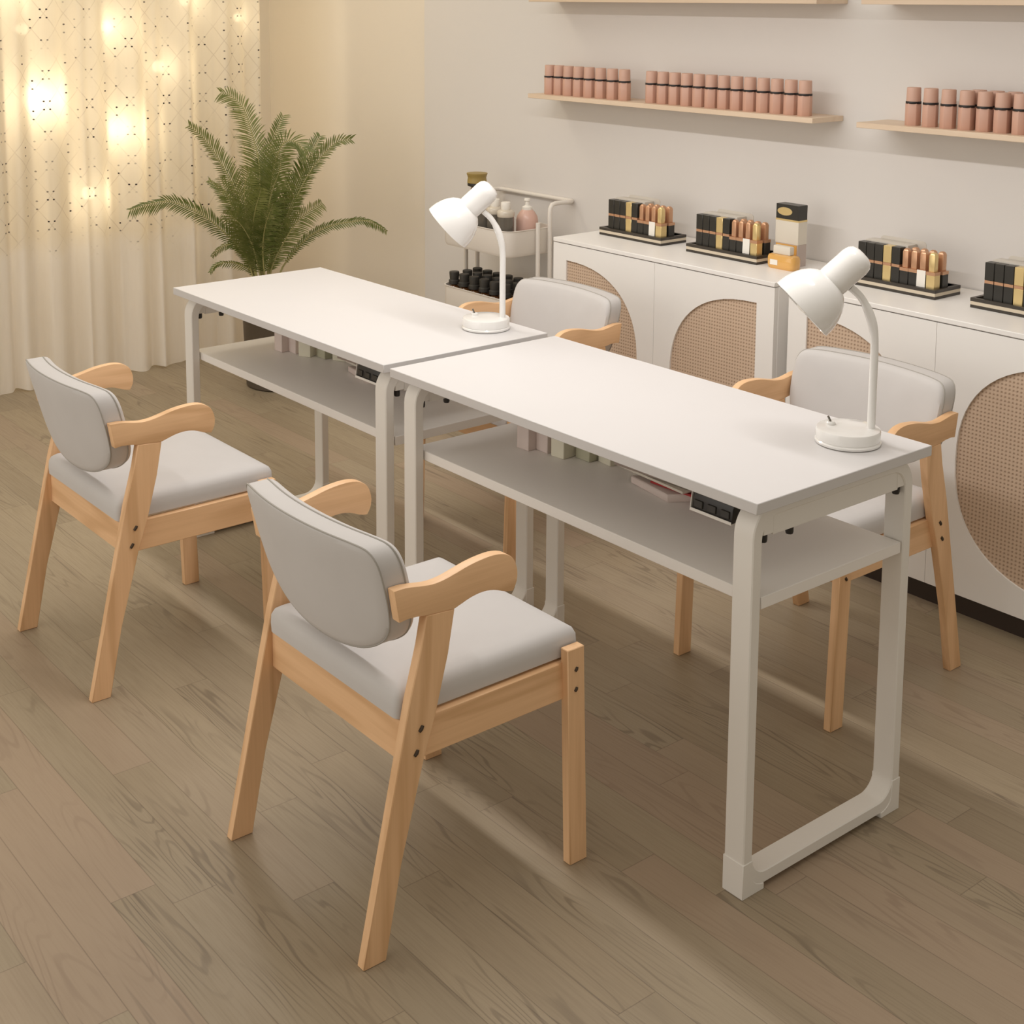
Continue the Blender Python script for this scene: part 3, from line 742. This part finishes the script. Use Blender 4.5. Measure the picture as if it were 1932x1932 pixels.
# ------------------------------------------------------------------ palm
PX, PY = -2.345, 1.075
t = thing('potted_palm', 'feathery green palm in a dark pot, in the corner beside the curtain', 'plant', (PX, PY, 0), 0)
MB().lathe([(.138, 0), (.146, .006), (.160, .375), (.164, .380), (.164, .398), (.156, .400), (.150, .396), (.147, .36)], (0, 0, 0), 48, cap=False).build('pot', 'pot', t, smooth=True)
MB().lathe([(.130, .001), (.147, .360), (.08, .370), (.003, .372)], (0, 0, 0), 32).build('soil', 'soil', t, smooth=True)
RH = Vector((.618, .786, 0)); FH = Vector((-.786, .618, 0))
FR = [  # (midrib in the plane across the pot, depth at tip, leaflet length, left side, right side)
 ([(-.077, .472), (-.079, .678), (-.08, .905), (-.106, 1.028), (-.143, 1.14), (-.197, 1.195), (-.236, 1.204)], .05, .085, 1, 1),
 ([(-.100, .472), (-.14, .707), (-.193, .848), (-.247, .955), (-.301, 1.034), (-.355, 1.081)], -.05, .085, .25, 1),
 ([(-.110, .472), (-.16, .57), (-.22, .638), (-.286, .701), (-.358, .746), (-.436, .774), (-.515, .765), (-.583, .745)], -.12, .062, .5, 1),
 ([(-.105, .472), (-.17, .65), (-.207, .735), (-.262, .797), (-.311, .831)], .14, .050, .5, .8),
 ([(-.083, .472), (-.071, .792), (-.052, .95), (-.022, 1.029), (.007, 1.107)], .10, .075, .8, 1),
 ([(-.066, .472), (-.039, .735), (-.013, .905), (.028, 1.006), (.078, 1.018), (.128, .978)], -.10, .095, 1, 1),
 ([(-.049, .472), (-.007, .593), (.063, .764), (.126, .883), (.189, .962), (.234, 1.001), (.29, 1.01)], .08, .080, 1, .35),
 ([(-.037, .472), (.015, .587), (.073, .679), (.13, .736), (.192, .781)], -.14, .070, 1, .9),
 ([(.000, .467), (.054, .547), (.122, .616), (.196, .656), (.275, .673), (.354, .679), (.404, .657), (.438, .631)], .05, .036, 1, .5),
 ([(-.115, .472), (-.167, .507), (-.201, .518), (-.246, .515), (-.269, .489)], -.10, .030, .6, .6),
 ([(-.115, .472), (-.166, .558), (-.216, .578), (-.268, .547), (-.296, .518)], .08, .035, .6, .6),
 ([(-.1, .472), (-.118, .678), (-.121, .82), (-.091, .927)], -.18, .090, 1, 1),
 ([(-.072, .472), (-.051, .678), (-.015, .82), (.02, .905), (.033, .973)], -.15, .095, 1, 1),
 ([(-.043, .472), (-.018, .65), (.035, .764), (.075, .849), (.127, .962), (.156, 1.018)], .16, .080, 1, .7),
 ([(-.094, .472), (-.097, .621), (-.078, .735), (-.037, .849)], -.22, .085, 1, 1),
 ([(-.115, .472), (-.137, .593), (-.163, .707), (-.189, .803), (-.209, .882)], -.16, .075, .8, 1),
 ([(-.06, .472), (-.055, .60), (-.03, .70), (.01, .79)], -.24, .080, 1, 1),
 ([(-.08, .472), (-.10, .60), (-.14, .70), (-.19, .75)], -.22, .075, 1, 1),
 ([(-.05, .472), (-.01, .62), (.04, .72), (.07, .80)], -.05, .080, 1, 1),
 ([(-.085, .472), (-.09, .64), (-.085, .80), (-.07, .93)], .02, .085, 1, 1),
]
for (pts, dep, ll, sl, sr_) in FR:
    a0 = pts[0][0]; pts = [(a0 * .8, .365)] + pts
    sp = spline(pts, k=8); n = len(sp)
    P = []
    for i, (a, z) in enumerate(sp):
        s = i / (n - 1)
        P.append(RH * a + FH * (dep * s ** 1.4) + Vector((0, 0, z)))
    m = MB()
    L = [0]
    for a, b in zip(P, P[1:]): L.append(L[-1] + (b - a).length)
    m.tube([P[i] for i in range(0, n, 2)] + ([P[-1]] if (n - 1) % 2 else []), [max(.0042 * (1 - .85 * i / n), .0008) for i in range(0, n, 2)] + ([.0006] if (n - 1) % 2 else []), 6)
    fr = m.build('frond', 'stem', t, smooth=True)
    m = MB(); step = .0098; d = L[-1] * .24; j = 0
    while d < L[-1] - .002:
        while L[j + 1] < d: j += 1
        f = (d - L[j]) / (L[j + 1] - L[j]); p = P[j].lerp(P[j + 1], f); T = (P[j + 1] - P[j]).normalized()
        s = d / L[-1]
        side = T.cross(FH).normalized()       # in the spread plane
        if side.dot(RH) < 0: side = -side
        up = side.cross(T)
        env = 1.36 * min(1, (s - .14) / .25) * (1 - .62 * max(0, (s - .55) / .45) ** 1.5)
        for sg, amt in ((-1, sl), (1, sr_)):
            ln = ll * env * random.uniform(.8, 1.1) * (.35 + .65 * amt)
            tilt = random.uniform(.05, .38) + (1 - amt) * .9
            dirv = (T * random.uniform(.80, .95) + side * sg * (.9 * math.cos(tilt)) + up * math.sin(tilt) * .8).normalized()
            wv = dirv.cross(up if abs(dirv.dot(up)) < .9 else side).normalized() * .0031
            rows = []
            for q, wd in ((0, .5), (.35, 1), (.7, .75), (1, .05)):
                c = p + dirv * ln * q + Vector((0, 0, -1)) * ln * .26 * q * q
                rows.append((m.b.verts.new(c - wv * wd), m.b.verts.new(c + wv * wd + up * .0008)))
            for a, b in zip(rows, rows[1:]): m.face([a[0], a[1], b[1], b[0]])
        d += step
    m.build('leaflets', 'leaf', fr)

# ------------------------------------------------------------------ curtain
def make_curtain():
    b = bmesh.new(); uvl = b.loops.layers.uv.new('UVMap')
    ys = []; y = -1.3
    NU, NV = 520, 40
    prof = []
    Y0, Y1 = -1.2, 1.30
    ph = [random.uniform(0, 6.28) for _ in range(6)]
    for i in range(NU + 1):
        y = Y0 + (Y1 - Y0) * i / NU
        prof.append(y)
    def xoff(y, zf):
        a = .026 * math.sin(2 * PI * y / .155 + .9 * math.sin(2 * PI * y / .53 + ph[0])) + .013 * math.sin(2 * PI * y / .083 + ph[1]) + .008 * math.sin(2 * PI * y / .37 + ph[2])
        return -2.885 + a * (1.05 - .95 * zf) + .008 * math.sin(2 * PI * (y / .21 + zf * .35) + ph[3])
    grid = []
    for i, y in enumerate(prof):
        col = []
        for j in range(NV + 1):
            zf = j / NV
            z = .004 + 2.55 * zf + (.006 * math.sin(y * 41 + ph[4]) if j == 0 else 0) + .0
            col.append(b.verts.new((xoff(y, zf), y + .012 * math.sin(2 * PI * y / .155 + ph[5]) * (1 - zf), max(z, .0005))))
        grid.append(col)
    ul = [0]
    for i in range(NU):
        ul.append(ul[-1] + (grid[i + 1][20].co - grid[i][20].co).length)
    for i in range(NU):
        for j in range(NV):
            f = b.faces.new([grid[i][j], grid[i + 1][j], grid[i + 1][j + 1], grid[i][j + 1]])
            for lp, (ii, jj) in zip(f.loops, ((i, j), (i + 1, j), (i + 1, j + 1), (i, j + 1))):
                lp[uvl].uv = (ul[ii] * .72, grid[ii][jj].co.z)
            f.smooth = True
    me = bpy.data.meshes.new('curtain'); b.to_mesh(me); b.free(); me.materials.append(M['curtain'])
    o = bpy.data.objects.new('curtain', me); C.objects.link(o)
    return tag(o, 'floor-length sheer cream curtain with beaded upper part, lit from behind', 'curtain')
make_curtain()

GL = [  # y, z, radius, strength
 (.324, 1.182, .060, 17, 'largest glowing globe lamp behind the curtain, near the left edge'),
 (.681, 1.042, .050, 17, 'second largest glowing globe lamp behind the curtain, lower right of the largest'),
 (.530, .772, .028, 30, 'lowest glowing globe lamp behind the curtain'),
 (.642, 1.468, .028, 30, 'small glowing globe behind the curtain near the top, straight above the second largest'),
 (.864, 1.295, .026, 27, 'small glowing globe behind the curtain, up and left of the palm tip'),
 (.996, 1.575, .024, 24, 'small glowing globe behind the curtain at the top edge, above the palm'),
 (.232, 1.600, .028, 24, 'small glowing globe behind the curtain at the top left corner'),
 (.303, 1.461, .024, 20, 'faint glowing globe behind the curtain above the largest one'),
 (1.255, 1.500, .020, 30, 'small glowing globe by the right end of the curtain at the top edge'),
]
for y, z, r, s, lab in GL:
    t = thing('globe_lamp', lab, 'lamp', (-3.06 if 'faint' in lab else -2.99, y, z), 0, 'globe lamps behind the curtain')
    MB().lathe([(max(r * math.sin(PI * k / 14), .001), -r * math.cos(PI * k / 14)) for k in range(15)], (0, 0, 0), 24).build('globe', emit('warm_globe', (1.0, .84, .58), s), t, smooth=True)
    MB().tube([(0, 0, r), (0, 0, 2.74 - z)], .0025, 6).build('cord', 'label', t)

# ------------------------------------------------------------------ light
def area(name, loc, sx, sy, power, col, rot=(0, 0, 0)):
    d = bpy.data.lights.new(name, 'AREA'); d.shape = 'RECTANGLE'; d.size = sx; d.size_y = sy
    d.energy = power; d.color = col
    o = bpy.data.objects.new(name, d); C.objects.link(o); o.location = loc; o.rotation_euler = rot
    return o
area('linear_pendant_light', (.0, .25, 1.98), 2.5, .07, 23, (1, .96, .935))
area('overhead_fill', (-.3, -.6, 2.74), 5.4, 4.4, 18, (1, .92, .82))  # broad soft fill added to raise the ambient level, no such fixture
area('curtain_warm_fill', (-2.35, .55, 2.70), .5, 1.6, 10, (1, .87, .66))  # warm fill added to brighten the alcove and curtain, source unseen
area('front_fill', (-.9, -3.1, 1.5), 4.2, 2.2, 36, (1, .945, .88), (PI / 2, 0, 0))  # added fill from the camera side for front-facing surfaces, no known window
w = bpy.data.worlds.new('World'); bpy.context.scene.world = w; w.use_nodes = True
w.node_tree.nodes['Background'].inputs[0].default_value = (1.0, .90, .75, 1)
w.node_tree.nodes['Background'].inputs[1].default_value = .46

# ------------------------------------------------------------------ camera
cam = bpy.data.cameras.new('camera'); co = bpy.data.objects.new('camera', cam); C.objects.link(co)
R0 = Vector((0.6177375, 0.7863813, 0.0021828)); R1 = Vector((0.1091028, -0.0829556, -0.9905629)); R2 = Vector((-0.7787791, 0.6121461, -0.1370412))
mt = Matrix((R0, -R1, -R2)).transposed().to_4x4(); mt.translation = Vector((2.5588717, -1.7659443, 1.6005551))
co.matrix_world = mt
cam.sensor_width = 36; cam.lens = 2617.5018 / 1932 * 36
cam.shift_x = (966 - 894.1729) / 1932; cam.shift_y = (353.138 - 966) / 1932
cam.clip_start = .05
sc = bpy.context.scene; sc.camera = co
sc.view_settings.view_transform = 'Standard'; sc.view_settings.look = 'None'
sc.view_settings.exposure = 0; sc.view_settings.gamma = 1; sc.view_settings.use_curve_mapping = False
sc.cycles.max_bounces = 10; sc.cycles.diffuse_bounces = 5; sc.cycles.transparent_max_bounces = 12
sc.cycles.sample_clamp_indirect = 8
